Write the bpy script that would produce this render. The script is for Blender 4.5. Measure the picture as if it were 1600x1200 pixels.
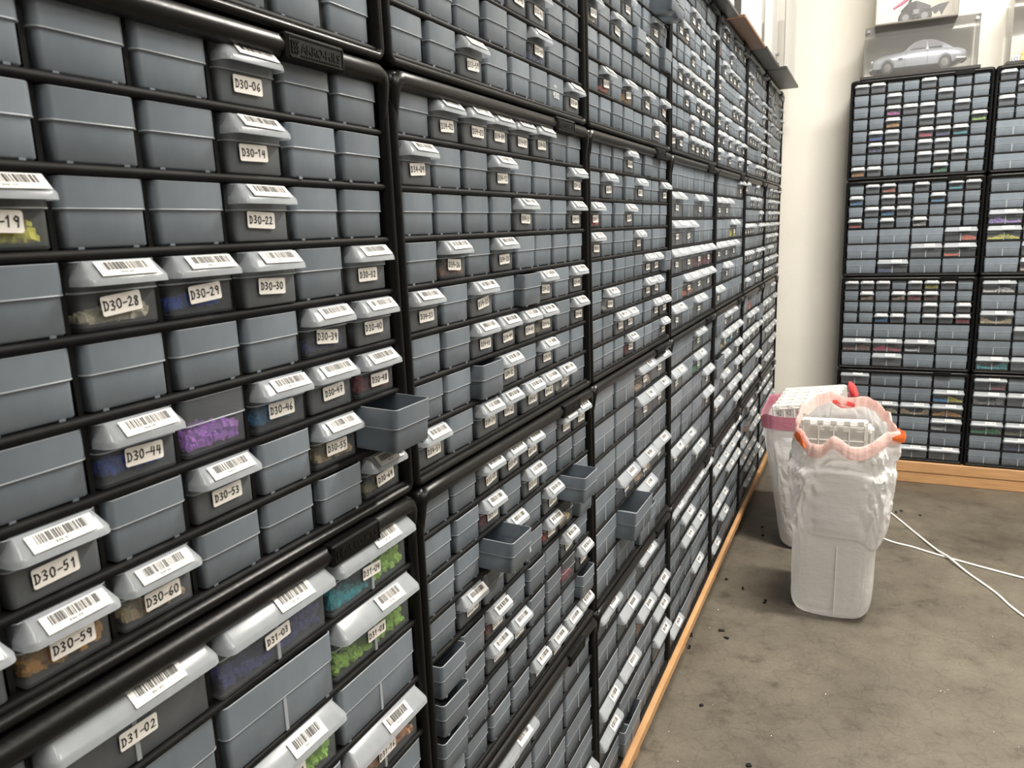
import bpy, bmesh, math, random
from mathutils import Vector, Matrix, noise
R = math.radians
PI = math.pi
for o in list(bpy.data.objects):
    bpy.data.objects.remove(o)
sc = bpy.context.scene
COL = sc.collection

# ------------------------------------------------------------------ camera
CAM = (0.383904, -0.580434, 1.011287)
YAW, PITCH, ROLL, FPX = -0.447395, -0.200747, -0.038438, 1178.64
cd = bpy.data.cameras.new('camera')
cam = bpy.data.objects.new('camera', cd)
COL.objects.link(cam)
fwd = Vector((math.sin(YAW)*math.cos(PITCH), math.cos(YAW)*math.cos(PITCH), math.sin(PITCH)))
rt = Vector((math.cos(YAW), -math.sin(YAW), 0))
up = rt.cross(fwd)
Rv = rt*math.cos(ROLL) + up*math.sin(ROLL)
Uv = -rt*math.sin(ROLL) + up*math.cos(ROLL)
M = Matrix((Rv, Uv, -fwd)).transposed().to_4x4()
M.translation = Vector(CAM)
cam.matrix_world = M
cd.sensor_width = 36
cd.lens = FPX/1600*36
cd.clip_start = 0.01
cd.clip_end = 50
cd.dof.use_dof = True
cd.dof.focus_distance = 1.05
cd.dof.aperture_fstop = 20.0
sc.camera = cam

# ------------------------------------------------------------------ world, lamps, exposure
w = bpy.data.worlds.new('world'); sc.world = w
w.use_nodes = True
w.node_tree.nodes['Background'].inputs[0].default_value = (0.75, 0.82, 1.0, 1)
w.node_tree.nodes['Background'].inputs[1].default_value = 0.25
CEIL = 2.75
FLOOR = -0.09
def area(name, loc, sx, sy, power, col=(1.0, 0.945, 0.86), rot=(0, 0, 0)):
    l = bpy.data.lights.new(name, 'AREA'); l.shape = 'RECTANGLE'
    l.size = sx; l.size_y = sy; l.energy = power; l.color = col
    o = bpy.data.objects.new(name, l); o.location = loc; o.rotation_euler = rot
    COL.objects.link(o)
    return o
TUBES = [  # centre x, y, length along x, watts
    (0.95, 1.50, 1.2, 128),
    (1.15, -0.45, 1.2, 24),
    (1.7, 2.3, 1.2, 5),
    (2.5, 0.3, 1.2, 56),
]
for tx, ty, tl, tw in TUBES:
    area('tube_lamp', (tx, ty, CEIL-0.11), tl, 0.10, tw)
sc.view_settings.view_transform = 'Standard'
sc.view_settings.look = 'None'
sc.view_settings.gamma = 1
sc.view_settings.use_curve_mapping = False
sc.view_settings.exposure = 0.0

# ------------------------------------------------------------------ helpers
def tag(o, label=None, cat=None, group=None, kind=None):
    if label: o['label'] = label
    if cat: o['category'] = cat
    if group: o['group'] = group
    if kind: o['kind'] = kind
    return o
def empty(name, loc=(0, 0, 0), rz=0, label=None, cat=None, group=None):
    o = bpy.data.objects.new(name, None); COL.objects.link(o)
    o.location = loc; o.rotation_euler = (0, 0, rz); o.empty_display_size = .02
    return tag(o, label, cat, group)
def link(name, me, parent=None, loc=None, rot=None):
    o = bpy.data.objects.new(name, me); COL.objects.link(o)
    if parent: o.parent = parent
    if loc is not None: o.location = loc
    if rot is not None: o.rotation_euler = rot
    return o

class MB:
    def __init__(s): s.v = []; s.f = []; s.m = []; s.sm = []
    def add(s, vs, fs, mi=0, smooth=False):
        b = len(s.v); s.v += [tuple(v) for v in vs]
        for f in fs: s.f.append([b+i for i in f]); s.m.append(mi); s.sm.append(smooth)
    def box(s, x0, x1, y0, y1, z0, z1, mi=0, mat=None):
        vs = [Vector((x, y, z)) for z in (z0, z1) for y in (y0, y1) for x in (x0, x1)]
        if mat: vs = [mat @ v for v in vs]
        s.add(vs, [(0, 2, 3, 1), (4, 5, 7, 6), (0, 1, 5, 4), (2, 6, 7, 3), (0, 4, 6, 2), (1, 3, 7, 5)], mi)
    def bbox(s, x0, x1, y0, y1, z0, z1, b=.002, mi=0, mat=None):
        # bevelled box as a loft of chamfered rectangles
        def ring(i, z):
            return [(x0+i, y0+b), (x0+b, y0+i), (x1-b, y0+i), (x1-i, y0+b), (x1-i, y1-b), (x1-b, y1-i), (x0+b, y1-i), (x0+i, y1-b)], z
        rs = []
        for z, i in ((z0, b*.9), (z0+b, 0), (z1-b, 0), (z1, b*.9)):
            pts, zz = ring(i, z)
            if i: pts = [(min(max(px, x0+b), x1-b), min(max(py, y0+b), y1-b)) for px, py in pts]
            rs.append([Vector((px, py, zz)) for px, py in pts])
        if mat: rs = [[mat @ v for v in r] for r in rs]
        s.loft(rs, mi, True, True, False)
    def loft(s, rings, mi=0, cap0=False, cap1=False, smooth=True, closed=True):
        n = len(rings[0]); vs = [v for r in rings for v in r]; fs = []
        for k in range(len(rings)-1):
            for i in range(n if closed else n-1):
                j = (i+1) % n
                fs.append((k*n+i, k*n+j, (k+1)*n+j, (k+1)*n+i))
        if cap0: fs.append(tuple(reversed(range(n))))
        if cap1: fs.append(tuple((len(rings)-1)*n+i for i in range(n)))
        s.add(vs, fs, mi, smooth)
    def tube(s, pts, r, seg=8, mi=0, caps=True):
        pts = [Vector(p) for p in pts]; rings = []
        nrm = None
        for i, p in enumerate(pts):
            t = (pts[min(i+1, len(pts)-1)]-pts[max(i-1, 0)]).normalized()
            if nrm is None:
                nrm = t.orthogonal().normalized()
            nrm = (nrm - t*nrm.dot(t)).normalized()
            b = t.cross(nrm)
            rr = r[i] if isinstance(r, (list, tuple)) else r
            rings.append([p+(nrm*math.cos(a)+b*math.sin(a))*rr for a in [2*PI*k/seg for k in range(seg)]])
        s.loft(rings, mi, caps, caps, True)
    def disc(s, c, axis, r, h, seg=20, mi=0):
        c = Vector(c); a = Vector(axis).normalized()
        s.tube([c-a*h/2, c+a*h/2], r, seg, mi)
    def mesh(s, name, mats):
        me = bpy.data.meshes.new(name)
        me.from_pydata(s.v, [], s.f)
        for m in mats: me.materials.append(m)
        me.polygons.foreach_set('material_index', s.m)
        me.polygons.foreach_set('use_smooth', s.sm)
        bm = bmesh.new(); bm.from_mesh(me)
        bmesh.ops.recalc_face_normals(bm, faces=bm.faces)
        for e in bm.edges:
            if len(e.link_faces) == 2 and e.calc_face_angle(0) > R(50): e.smooth = False
        bm.to_mesh(me); bm.free()
        return me
    def obj(s, name, mats, parent=None, loc=None, rot=None):
        return link(name, s.mesh(name, mats if isinstance(mats, list) else [mats]), parent, loc, rot)

def rrect(x0, x1, y0, y1, r, seg=4):
    """rounded rectangle, counter-clockwise, as (x, y)"""
    out = []
    for cx, cy, a0 in ((x1-r, y0+r, -90), (x1-r, y1-r, 0), (x0+r, y1-r, 90), (x0+r, y0+r, 180)):
        for k in range(seg+1):
            a = R(a0+90*k/seg)
            out.append((cx+r*math.cos(a), cy+r*math.sin(a)))
    return out

# ------------------------------------------------------------------ materials
def newmat(name):
    m = bpy.data.materials.new(name); m.use_nodes = True
    nt = m.node_tree
    return m, nt, nt.nodes['Principled BSDF'], nt.nodes['Material Output']
def simple(name, col, rough=.5, **kw):
    m, nt, p, out = newmat(name)
    p.inputs['Base Color'].default_value = (*col, 1); p.inputs['Roughness'].default_value = rough
    for k, v in kw.items(): p.inputs[k.replace('_', ' ')].default_value = v
    return m
def noise_node(nt, scale, detail=4, rough=.55, vec=None, stretch=None):
    tc = nt.nodes.new('ShaderNodeTexCoord'); n = nt.nodes.new('ShaderNodeTexNoise')
    n.inputs['Scale'].default_value = scale; n.inputs['Detail'].default_value = detail; n.inputs['Roughness'].default_value = rough
    src = tc.outputs['Object']
    if stretch:
        mp = nt.nodes.new('ShaderNodeMapping'); mp.inputs['Scale'].default_value = stretch
        nt.links.new(src, mp.inputs[0]); src = mp.outputs[0]
    nt.links.new(src, n.inputs['Vector'])
    return n
def ramp(nt, src, stops):
    r = nt.nodes.new('ShaderNodeValToRGB')
    els = r.color_ramp.elements
    while len(els) < len(stops): els.new(.5)
    for e, (p, c) in zip(els, stops): e.position = p; e.color = (*c, 1) if len(c) == 3 else c
    nt.links.new(src, r.inputs[0]); return r
def bump(nt, p, src, strength, dist):
    b = nt.nodes.new('ShaderNodeBump'); b.inputs['Strength'].default_value = strength; b.inputs['Distance'].default_value = dist
    nt.links.new(src, b.inputs['Height']); nt.links.new(b.outputs[0], p.inputs['Normal'])

def frosted(name, col, alpha, rough=.38, var=.10, spec=.5, trans=.35):
    """cloudy polypropylene: diffuse + translucent, part of the light passes straight through"""
    m, nt, p, out = newmat(name)
    info = nt.nodes.new('ShaderNodeObjectInfo')
    mr = nt.nodes.new('ShaderNodeMapRange'); mr.inputs[3].default_value = 1-var; mr.inputs[4].default_value = 1+var
    nt.links.new(info.outputs['Random'], mr.inputs[0])
    n = noise_node(nt, 55, 3, .6, stretch=(1, 1, .35))
    mr2 = nt.nodes.new('ShaderNodeMapRange'); mr2.inputs[1].default_value = .3; mr2.inputs[2].default_value = .7
    mr2.inputs[3].default_value = .90; mr2.inputs[4].default_value = 1.06
    nt.links.new(n.outputs[0], mr2.inputs[0])
    mu = nt.nodes.new('ShaderNodeMath'); mu.operation = 'MULTIPLY'
    nt.links.new(mr.outputs[0], mu.inputs[0]); nt.links.new(mr2.outputs[0], mu.inputs[1])
    vm = nt.nodes.new('ShaderNodeVectorMath'); vm.operation = 'SCALE'; vm.inputs[0].default_value = col
    nt.links.new(mu.outputs[0], vm.inputs['Scale'])
    nt.links.new(vm.outputs[0], p.inputs['Base Color'])
    p.inputs['Roughness'].default_value = rough
    p.inputs['Specular IOR Level'].default_value = spec
    tr = nt.nodes.new('ShaderNodeBsdfTranslucent'); nt.links.new(vm.outputs[0], tr.inputs[0])
    mx = nt.nodes.new('ShaderNodeMixShader'); mx.inputs[0].default_value = trans
    nt.links.new(p.outputs[0], mx.inputs[1]); nt.links.new(tr.outputs[0], mx.inputs[2])
    tp = nt.nodes.new('ShaderNodeBsdfTransparent')
    mx2 = nt.nodes.new('ShaderNodeMixShader'); mx2.inputs[0].default_value = alpha
    nt.links.new(tp.outputs[0], mx2.inputs[1]); nt.links.new(mx.outputs[0], mx2.inputs[2])
    nt.links.new(mx2.outputs[0], out.inputs[0])
    return m

M_PLAIN = frosted('cloudy_plastic', (.255, .298, .345), .82, .30, .15, .85, trans=.28)
M_CLEAR = frosted('clear_plastic', (.185, .203, .222), .74, .33, .10, trans=.15)
M_SEE = frosted('see_through_plastic', (.25, .27, .29), .27, .33, .10, trans=.2)
M_LIP = frosted('lip_plastic', (.60, .64, .68), .50, .20, .05, trans=.30)
M_EDGE = frosted('plastic_edge', (.52, .56, .60), .9, .3, .04)  # lighter rims and dividers; also the painted highlight on the drawer step
M_RAIL, nt, p, _ = newmat('black_plastic')
p.inputs['Base Color'].default_value = (.0055, .0052, .0053, 1)
n = noise_node(nt, 300, 4, .6)
r_ = ramp(nt, n.outputs[0], [(.3, (.27,)*3), (.75, (.40,)*3)]); nt.links.new(r_.outputs[0], p.inputs['Roughness'])
p.inputs['Specular IOR Level'].default_value = .22
bump(nt, p, n.outputs[0], .12, .0004)
M_DUST, nt, p, _ = newmat('dusty_black_plastic')
n = noise_node(nt, 60, 6, .65)
r_ = ramp(nt, n.outputs[0], [(.45, (.0028, .0028, .003)), (.80, (.011, .0105, .0098))]); nt.links.new(r_.outputs[0], p.inputs['Base Color'])
p.inputs['Roughness'].default_value = .62
p.inputs['Specular IOR Level'].default_value = .18
M_PAPER = simple('paper_sticker', (.84, .82, .78), .6)
M_TAG = simple('cream_sticker', (.90, .87, .82), .6)
M_INK = simple('ink', (.015, .013, .015), .6)
M_BAR = simple('printed_black', (.02, .02, .02), .5)
M_WRITE = simple('white_writing', (.85, .86, .86), .5)

M_WALL, nt, p, _ = newmat('white_wall_paint')
n = noise_node(nt, 3, 3)
r_ = ramp(nt, n.outputs[0], [(.3, (.69, .665, .60)), (.7, (.745, .72, .655))]); nt.links.new(r_.outputs[0], p.inputs['Base Color'])
p.inputs['Roughness'].default_value = .75
n2 = noise_node(nt, 90, 4); bump(nt, p, n2.outputs[0], .25, .002)
M_CEIL = simple('ceiling_paint', (.42, .41, .39), .9)
M_DIM = simple('grey_wall_paint', (.30, .29, .28), .8)

M_FLOOR, nt, p, _ = newmat('concrete')
n1 = noise_node(nt, 2.2, 8, .6); n2 = noise_node(nt, 14, 8, .7); n3 = noise_node(nt, 160, 3, .6)
r1 = ramp(nt, n1.outputs[0], [(.32, (.082, .068, .052)), (.48, (.122, .107, .083)), (.7, (.168, .149, .115))])
r2 = ramp(nt, n2.outputs[0], [(.30, (.50, .48, .45)), (.44, (.90, .89, .88)), (.75, (1.15, 1.14, 1.11))])
mx = nt.nodes.new('ShaderNodeMix'); mx.data_type = 'RGBA'; mx.blend_type = 'MULTIPLY'; mx.inputs[0].default_value = .85
nt.links.new(r1.outputs[0], mx.inputs[6]); nt.links.new(r2.outputs[0], mx.inputs[7])
r3 = ramp(nt, n3.outputs[0], [(.3, (.86,)*3), (.7, (1.1,)*3)])
mx3 = nt.nodes.new('ShaderNodeMix'); mx3.data_type = 'RGBA'; mx3.blend_type = 'MULTIPLY'; mx3.inputs[0].default_value = .8
nt.links.new(mx.outputs[2], mx3.inputs[6]); nt.links.new(r3.outputs[0], mx3.inputs[7])
tc = nt.nodes.new('ShaderNodeTexCoord')
dn = nt.nodes.new('ShaderNodeTexNoise'); dn.inputs['Scale'].default_value = 9; dn.inputs['Detail'].default_value = 5
nt.links.new(tc.outputs['Object'], dn.inputs['Vector'])
dm = nt.nodes.new('ShaderNodeVectorMath'); dm.operation = 'SCALE'; dm.inputs['Scale'].default_value = .12
nt.links.new(dn.outputs['Color'], dm.inputs[0])
da = nt.nodes.new('ShaderNodeVectorMath'); da.operation = 'ADD'
nt.links.new(tc.outputs['Object'], da.inputs[0]); nt.links.new(dm.outputs[0], da.inputs[1])
vo = nt.nodes.new('ShaderNodeTexVoronoi'); vo.feature = 'DISTANCE_TO_EDGE'; vo.inputs['Scale'].default_value = 17
nt.links.new(da.outputs[0], vo.inputs['Vector'])
rc = ramp(nt, vo.outputs[0], [(0, (.66, .65, .63)), (.035, (1, 1, 1))])
mx4 = nt.nodes.new('ShaderNodeMix'); mx4.data_type = 'RGBA'; mx4.blend_type = 'MULTIPLY'; mx4.inputs[0].default_value = .55
nt.links.new(mx3.outputs[2], mx4.inputs[6]); nt.links.new(rc.outputs[0], mx4.inputs[7])
nt.links.new(mx4.outputs[2], p.inputs['Base Color'])
rr = ramp(nt, n2.outputs[0], [(.3, (.42,)*3), (.7, (.62,)*3)]); nt.links.new(rr.outputs[0], p.inputs['Roughness'])
bump(nt, p, n3.outputs[0], .2, .001)

M_WOOD, nt, p, _ = newmat('orange_pine')
n = noise_node(nt, 9, 6, .6, stretch=(1, 1, 14)); n2 = noise_node(nt, 40, 4, .5, stretch=(.15, .15, 6))
r_ = ramp(nt, n.outputs[0], [(.3, (.45, .245, .105)), (.7, (.60, .345, .165))])
r2 = ramp(nt, n2.outputs[0], [(.35, (.82,)*3), (.65, (1.06,)*3)])
mx = nt.nodes.new('ShaderNodeMix'); mx.data_type = 'RGBA'; mx.blend_type = 'MULTIPLY'; mx.inputs[0].default_value = .8
nt.links.new(r_.outputs[0], mx.inputs[6]); nt.links.new(r2.outputs[0], mx.inputs[7]); nt.links.new(mx.outputs[2], p.inputs['Base Color'])
p.inputs['Roughness'].default_value = .5
M_BROWN = simple('brown_board', (.16, .085, .05), .55)
M_BLACK = simple('black_board', (.03, .028, .027), .4)
M_GREY = simple('grey_board', (.16, .145, .13), .4)

def acrylic(name, col=(.9, .9, .88), a=.10):
    m, nt, p, out = newmat(name)
    p.inputs['Base Color'].default_value = (*col, 1); p.inputs['Roughness'].default_value = .06
    tp = nt.nodes.new('ShaderNodeBsdfTransparent')
    fr = nt.nodes.new('ShaderNodeFresnel'); fr.inputs[0].default_value = 1.45
    ad = nt.nodes.new('ShaderNodeMath'); ad.operation = 'ADD'; ad.inputs[1].default_value = a; ad.use_clamp = True
    nt.links.new(fr.outputs[0], ad.inputs[0])
    mx = nt.nodes.new('ShaderNodeMixShader'); nt.links.new(ad.outputs[0], mx.inputs[0])
    nt.links.new(tp.outputs[0], mx.inputs[1]); nt.links.new(p.outputs[0], mx.inputs[2]); nt.links.new(mx.outputs[0], out.inputs[0])
    return m
M_ACR = acrylic('clear_acrylic', a=.015)
M_ORG = acrylic('organizer_plastic', (.86, .86, .82), .42)
M_ORGE = simple('organizer_rib', (.86, .86, .83), .35)

def film(name, col, a, rough=.28):
    m, nt, p, out = newmat(name)
    p.inputs['Base Color'].default_value = (*col, 1); p.inputs['Roughness'].default_value = rough
    n = noise_node(nt, 26, 6, .6); n2 = noise_node(nt, 90, 3, .5, stretch=(.5, .5, 2.2))
    b = nt.nodes.new('ShaderNodeBump'); b.inputs['Strength'].default_value = .45; b.inputs['Distance'].default_value = .006
    nt.links.new(n.outputs[0], b.inputs['Height'])
    b2 = nt.nodes.new('ShaderNodeBump'); b2.inputs['Strength'].default_value = .35; b2.inputs['Distance'].default_value = .002
    nt.links.new(n2.outputs[0], b2.inputs['Height']); nt.links.new(b.outputs[0], b2.inputs['Normal']); nt.links.new(b2.outputs[0], p.inputs['Normal'])
    tr = nt.nodes.new('ShaderNodeBsdfTranslucent'); tr.inputs[0].default_value = (*col, 1); nt.links.new(b2.outputs[0], tr.inputs['Normal'])
    mx = nt.nodes.new('ShaderNodeMixShader'); mx.inputs[0].default_value = .35
    nt.links.new(p.outputs[0], mx.inputs[1]); nt.links.new(tr.outputs[0], mx.inputs[2])
    tp = nt.nodes.new('ShaderNodeBsdfTransparent')
    m2 = nt.nodes.new('ShaderNodeMixShader'); m2.inputs[0].default_value = a
    nt.links.new(tp.outputs[0], m2.inputs[1]); nt.links.new(mx.outputs[0], m2.inputs[2]); nt.links.new(m2.outputs[0], out.inputs[0])
    return m
M_BAG = film('white_film', (.975, .97, .97), .93)
M_HEM = film('pink_hem_film', (.95, .70, .65), .82)
M_HEMR = film('mauve_hem_film', (.62, .26, .34), .9)
M_ORANGE = simple('orange_drawstring', (.95, .20, .05), .4)
M_RED = simple('red_drawstring', (.80, .07, .07), .4)
M_WBOX = simple('white_box', (.86, .86, .88), .5)

BR = {}
def brick(name, col):
    if name not in BR:
        BR[name] = simple(name+'_bricks', col, .35)
    return BR[name]
COLORS = {
    'yellow': (0.95, 0.91, 0.08), 'blue': (0.05, 0.20, 0.91), 'azure': (0.07, 0.49, 0.95), 'purple': (0.62, 0.24, 0.91), 'navy': (0.07, 0.08, 0.33),
    'orange': (0.95, 0.49, 0.05), 'tan': (0.88, 0.73, 0.42), 'pale': (0.95, 0.91, 0.71), 'red': (0.95, 0.10, 0.07), 'dark red': (0.42, 0.05, 0.08), 'brown': (0.45, 0.20, 0.10),
    'cream': (0.95, 0.95, 0.88), 'green': (0.08, 0.53, 0.21), 'lime': (0.56, 0.91, 0.15), 'salmon': (0.95, 0.53, 0.27), 'teal': (0.05, 0.62, 0.71),
    'magenta': (0.88, 0.13, 0.62), 'light blue': (0.18, 0.59, 0.95), 'peach': (0.95, 0.73, 0.53), 'crimson': (0.81, 0.04, 0.15), 'lavender': (0.59, 0.39, 0.95),
    'grey': (0.45, 0.46, 0.47), 'white': (0.95, 0.95, 0.95), 'beige': (0.95, 0.88, 0.66), 'coral': (0.95, 0.24, 0.11), 'olive': (0.45, 0.42, 0.21)}

# ------------------------------------------------------------------ the room
def struct(name, x0, x1, y0, y1, z0, z1, m):
    b = MB(); b.box(x0, x1, y0, y1, z0, z1)
    return tag(b.obj(name, m), kind='structure')
struct('floor', -.3, 4.2, -3.2, 3.3, FLOOR-.1, FLOOR, M_FLOOR)
struct('ceiling', -.3, 4.2, -3.2, 3.3, CEIL, CEIL+.1, M_CEIL)
struct('wall_left', -.3, -.168, -3.2, 3.3, FLOOR, CEIL, M_WALL)
struct('wall_back', -.168, 4.2, 3.062, 3.3, FLOOR, CEIL, M_WALL)
struct('wall_right', 4.0, 4.2, -3.2, 3.062, FLOOR, CEIL, M_DIM)
struct('wall_near', -.168, 4.0, -3.2, -3.0, FLOOR, CEIL, M_DIM)
M_TUBE, nt, p, _ = newmat('lamp_diffuser')
p.inputs['Base Color'].default_value = (.9, .9, .9, 1)
p.inputs['Emission Color'].default_value = (1, .95, .86, 1); p.inputs['Emission Strength'].default_value = 3
M_LAMP = simple('lamp_housing', (.8, .8, .8), .4)
for k, (tx, ty, tl, tw) in enumerate(TUBES):
    t = empty('ceiling_light', (tx, ty, CEIL), 0,
              ['long white ceiling light above the plastic bags', 'long white ceiling light just behind the viewer near the drawer wall',
               'long white ceiling light nearest the back wall', 'long white ceiling light in the middle of the room'][k], 'ceiling light')
    b = MB(); b.bbox(-tl/2-.03, tl/2+.03, -.075, .075, -.06, 0, .008); b.obj('housing', M_LAMP, t)
    b = MB(); b.bbox(-tl/2, tl/2, -.05, .05, -.085, -.06, .008); b.obj('diffuser', M_TUBE, t)

# wooden platforms under the cabinets
t = empty('wooden_platform', (0, 0, FLOOR), 0, 'long orange pine platform under the drawer cabinets along the left wall', 'platform')
b = MB(); b.bbox(-.166, .010, -.62, 3.06, .068, .0895, .0015); b.obj('top_board', M_WOOD, t)
for k in range(9):
    b = MB(); yy = -.55+k*.44; b.bbox(-.160, -.012, yy, yy+.038, 0, .068, .002); b.obj('support_block', M_WOOD, t)
t = empty('wooden_platform', (.27, 2.86, FLOOR), 0, 'orange pine platform of two stacked boards under the cabinets at the back wall', 'platform')
b = MB(); b.bbox(-.02, 1.3, -.003, .2, .046, .0895, .002); b.obj('top_board', M_WOOD, t)
b = MB(); b.bbox(-.02, 1.3, 0, .2, 0, .045, .002); b.obj('lower_board', M_WOOD, t)

# ------------------------------------------------------------------ cabinet frame
W, H, D = .508, .38466, .160
MX, MZ = .013, .011                 # rim thickness
IW, IH = W-2*MX, H-2*MZ
BARY = .004                         # front of shelf bars behind rim front
def frame_mesh(kind):
    b = MB()
    g = .0006
    prof = [(0, D), (0, .010), (.0010, .004), (.0035, .0008), (.0062, 0), (.0090, .0015), (.0108, .006), (.0116, .014), (.0120, D-.004)]
    rings = []
    for ins, y in prof:
        r = max(.012-ins, .003)
        rings.append([Vector((x, y, z)) for x, z in rrect(g+ins, W-g-ins, g+ins*.9, H-g-ins*.9, r, 5)])
    b.loft(rings, 0, True, True, True)
    # round top rail standing proud of the rim, turning down at both ends
    rr = .0085; zt = H-g-rr; y0 = .0035
    pts = [(g+rr*.92, y0+.003, zt-.045), (g+rr*.92, y0+.0005, zt-.02), (g+rr*.95, y0, zt-.008), (g+rr*1.25, y0, zt-.0025), (g+rr*2.0, y0, zt)]
    for k in range(1, 12): pts.append((g+rr*2+(W-2*g-4*rr)*k/12, y0, zt))
    pts += [(W-q[0], q[1], q[2]) for q in reversed(pts[:5])]
    b.tube(pts, [.0035, .0058, .0072, .0082]+[rr]*(len(pts)-8)+[.0082, .0072, .0058, .0035], 14, 0)
    def shelf(z, x0=MX-.002, x1=W-MX+.002):
        r = .0029
        prof = [(D-.01, z+r*.8), (BARY+.006, z+r*.9), (BARY+.002, z+r), (BARY+.0006, z+r*.6), (BARY, z), (BARY+.0006, z-r*.6), (BARY+.002, z-r), (D-.01, z-r*.8)]
        b.loft([[Vector((x, y, zz)) for y, zz in prof] for x in (x0, x1)], 1, True, True, True)
    def div(x, z0, z1):
        b.box(x-.0016, x+.0016, .011, D-.01, z0, z1, 0)
    if kind == 64:
        for k in range(9): shelf(MZ+IH*k/8)
        for k in range(1, 8): div(MX+IW*k/8, MZ, H-MZ)
    elif kind == 24:
        for k in range(7): shelf(MZ+IH*k/6)
        for k in range(1, 4): div(MX+IW*k/4, MZ, H-MZ)
    else:
        hb = IH/2
        for k in range(4): shelf(MZ+IH*k/6)
        for k in range(4, 9): shelf(MZ+IH*k/8)
        for k in range(1, 4): div(MX+IW*k/4, MZ, MZ+hb)
        for k in range(1, 8): div(MX+IW*k/8, MZ+hb, H-MZ)
    return b.mesh('cabinet_frame', [M_RAIL, M_DUST])
FR = {k: frame_mesh(k) for k in (64, 24, 44)}

def text_mesh(txt, size, depth, mat, name, bold=0):
    cu = bpy.data.curves.new(name, 'FONT'); cu.body = txt; cu.size = size; cu.extrude = depth; cu.align_x = 'CENTER'; cu.align_y = 'CENTER'
    cu.offset = bold
    o = bpy.data.objects.new(name, cu); COL.objects.link(o)
    bpy.context.view_layer.update()
    me = bpy.data.meshes.new_from_object(o.evaluated_get(bpy.context.evaluated_depsgraph_get()))
    bpy.data.objects.remove(o); me.name = name
    me.materials.clear(); me.materials.append(mat)
    return me
def plate_mesh():
    b = MB()
    b.bbox(-.033, .033, -.0062, .012, -.0175, .0005, .0015)
    me1 = b.mesh('brand_plate', [M_DUST])
    # raised border
    b = MB()
    b.add([], [])
    for (x0, x1, z0, z1) in ((-.0305, .0305, -.0022, -.0012), (-.0305, .0305, -.0162, -.0152), (-.0305, -.0295, -.0162, -.0012), (.0295, .0305, -.0162, -.0012)):
        b.box(x0, x1, -.0068, -.0060, z0, z1)
    # the little grid mark left of the name
    for q in range(3): b.box(-.0275+q*.0026, -.0275+q*.0026+.0012, -.0070, -.006, -.0130, -.0045)
    for q in range(3): b.box(-.0282, -.0205, -.0070, -.006, -.0060-q*.0030, -.0050-q*.0030)
    for q in range(16): b.box(-.018+q*.0028, -.018+q*.0028+.0018, -.0068, -.006, -.0142, -.0132)
    me2 = b.mesh('plate_relief', [M_RAIL])
    t1 = text_mesh('AKRO-MILS', .0088, .0005, M_RAIL, 'plate_name', .0001)
    return me1, me2, t1
PLATE = plate_mesh()

# ------------------------------------------------------------------ drawers
def drawer_mesh(w, h, mat, nubs=True, divider=False, back=False):
    """open tray: front outer face at y = 0, sits on z = 0, centred on x"""
    b = MB(); d = .132; r = .0048; hw = w/2
    hs = h*.54
    lv = [(.0026, 0), (.0014, .0012), (.0013, hs-.0004), (0, hs+.0006), (0, h-.0003), (.0003, h), (.0010, h), (.0013, hs), (.0022, .0022)]
    rings = [[Vector((x, y, z)) for x, y in rrect(-hw+i, hw-i, i, d-i, max(r-i, .002), 3)] for i, z in lv]
    b.loft(rings[:5], 0, True, False, True)
    b.loft(rings[4:7], 1, False, False, True)
    b.loft(rings[6:], 0, False, True, True)
    # edge highlight along the step, painted as a thin lighter ring
    e = [[Vector((x, y, z)) for x, y in rrect(-hw+i, hw-i, i, d-i, max(r, .002), 3)] for i, z in ((.0004, hs+.0001), (-.0002, hs+.0004), (-.0002, hs+.0008), (.0002, hs+.0012))]
    b.loft(e, 1, False, False, True)
    if nubs:
        for s in (-1, 1):
            b.box(s*(hw-.010)-.0018, s*(hw-.010)+.0018, .0016, .010, -.0012, .0012, 0)
    if divider:
        b.box(-.0012, .0012, .002, d-.003, .001, h*.58, 1)
        b.box(-.0016, .0016, .0006, .003, .001, h*.60, 1)
    return b.mesh('drawer', [mat, M_EDGE])
SW, SH = .0548, .0384
LW, LH = .1155, .0538
DM = {('s', 'p'): drawer_mesh(SW, SH, M_PLAIN), ('s', 'c'): drawer_mesh(SW, SH, M_CLEAR, False),
      ('l', 'p'): drawer_mesh(LW, LH, M_PLAIN, True, True), ('l', 'c'): drawer_mesh(LW, LH, M_CLEAR, False, True),
      ('s', 't'): drawer_mesh(SW, SH, M_SEE, False), ('l', 't'): drawer_mesh(LW, LH, M_SEE, False, True)}

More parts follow.
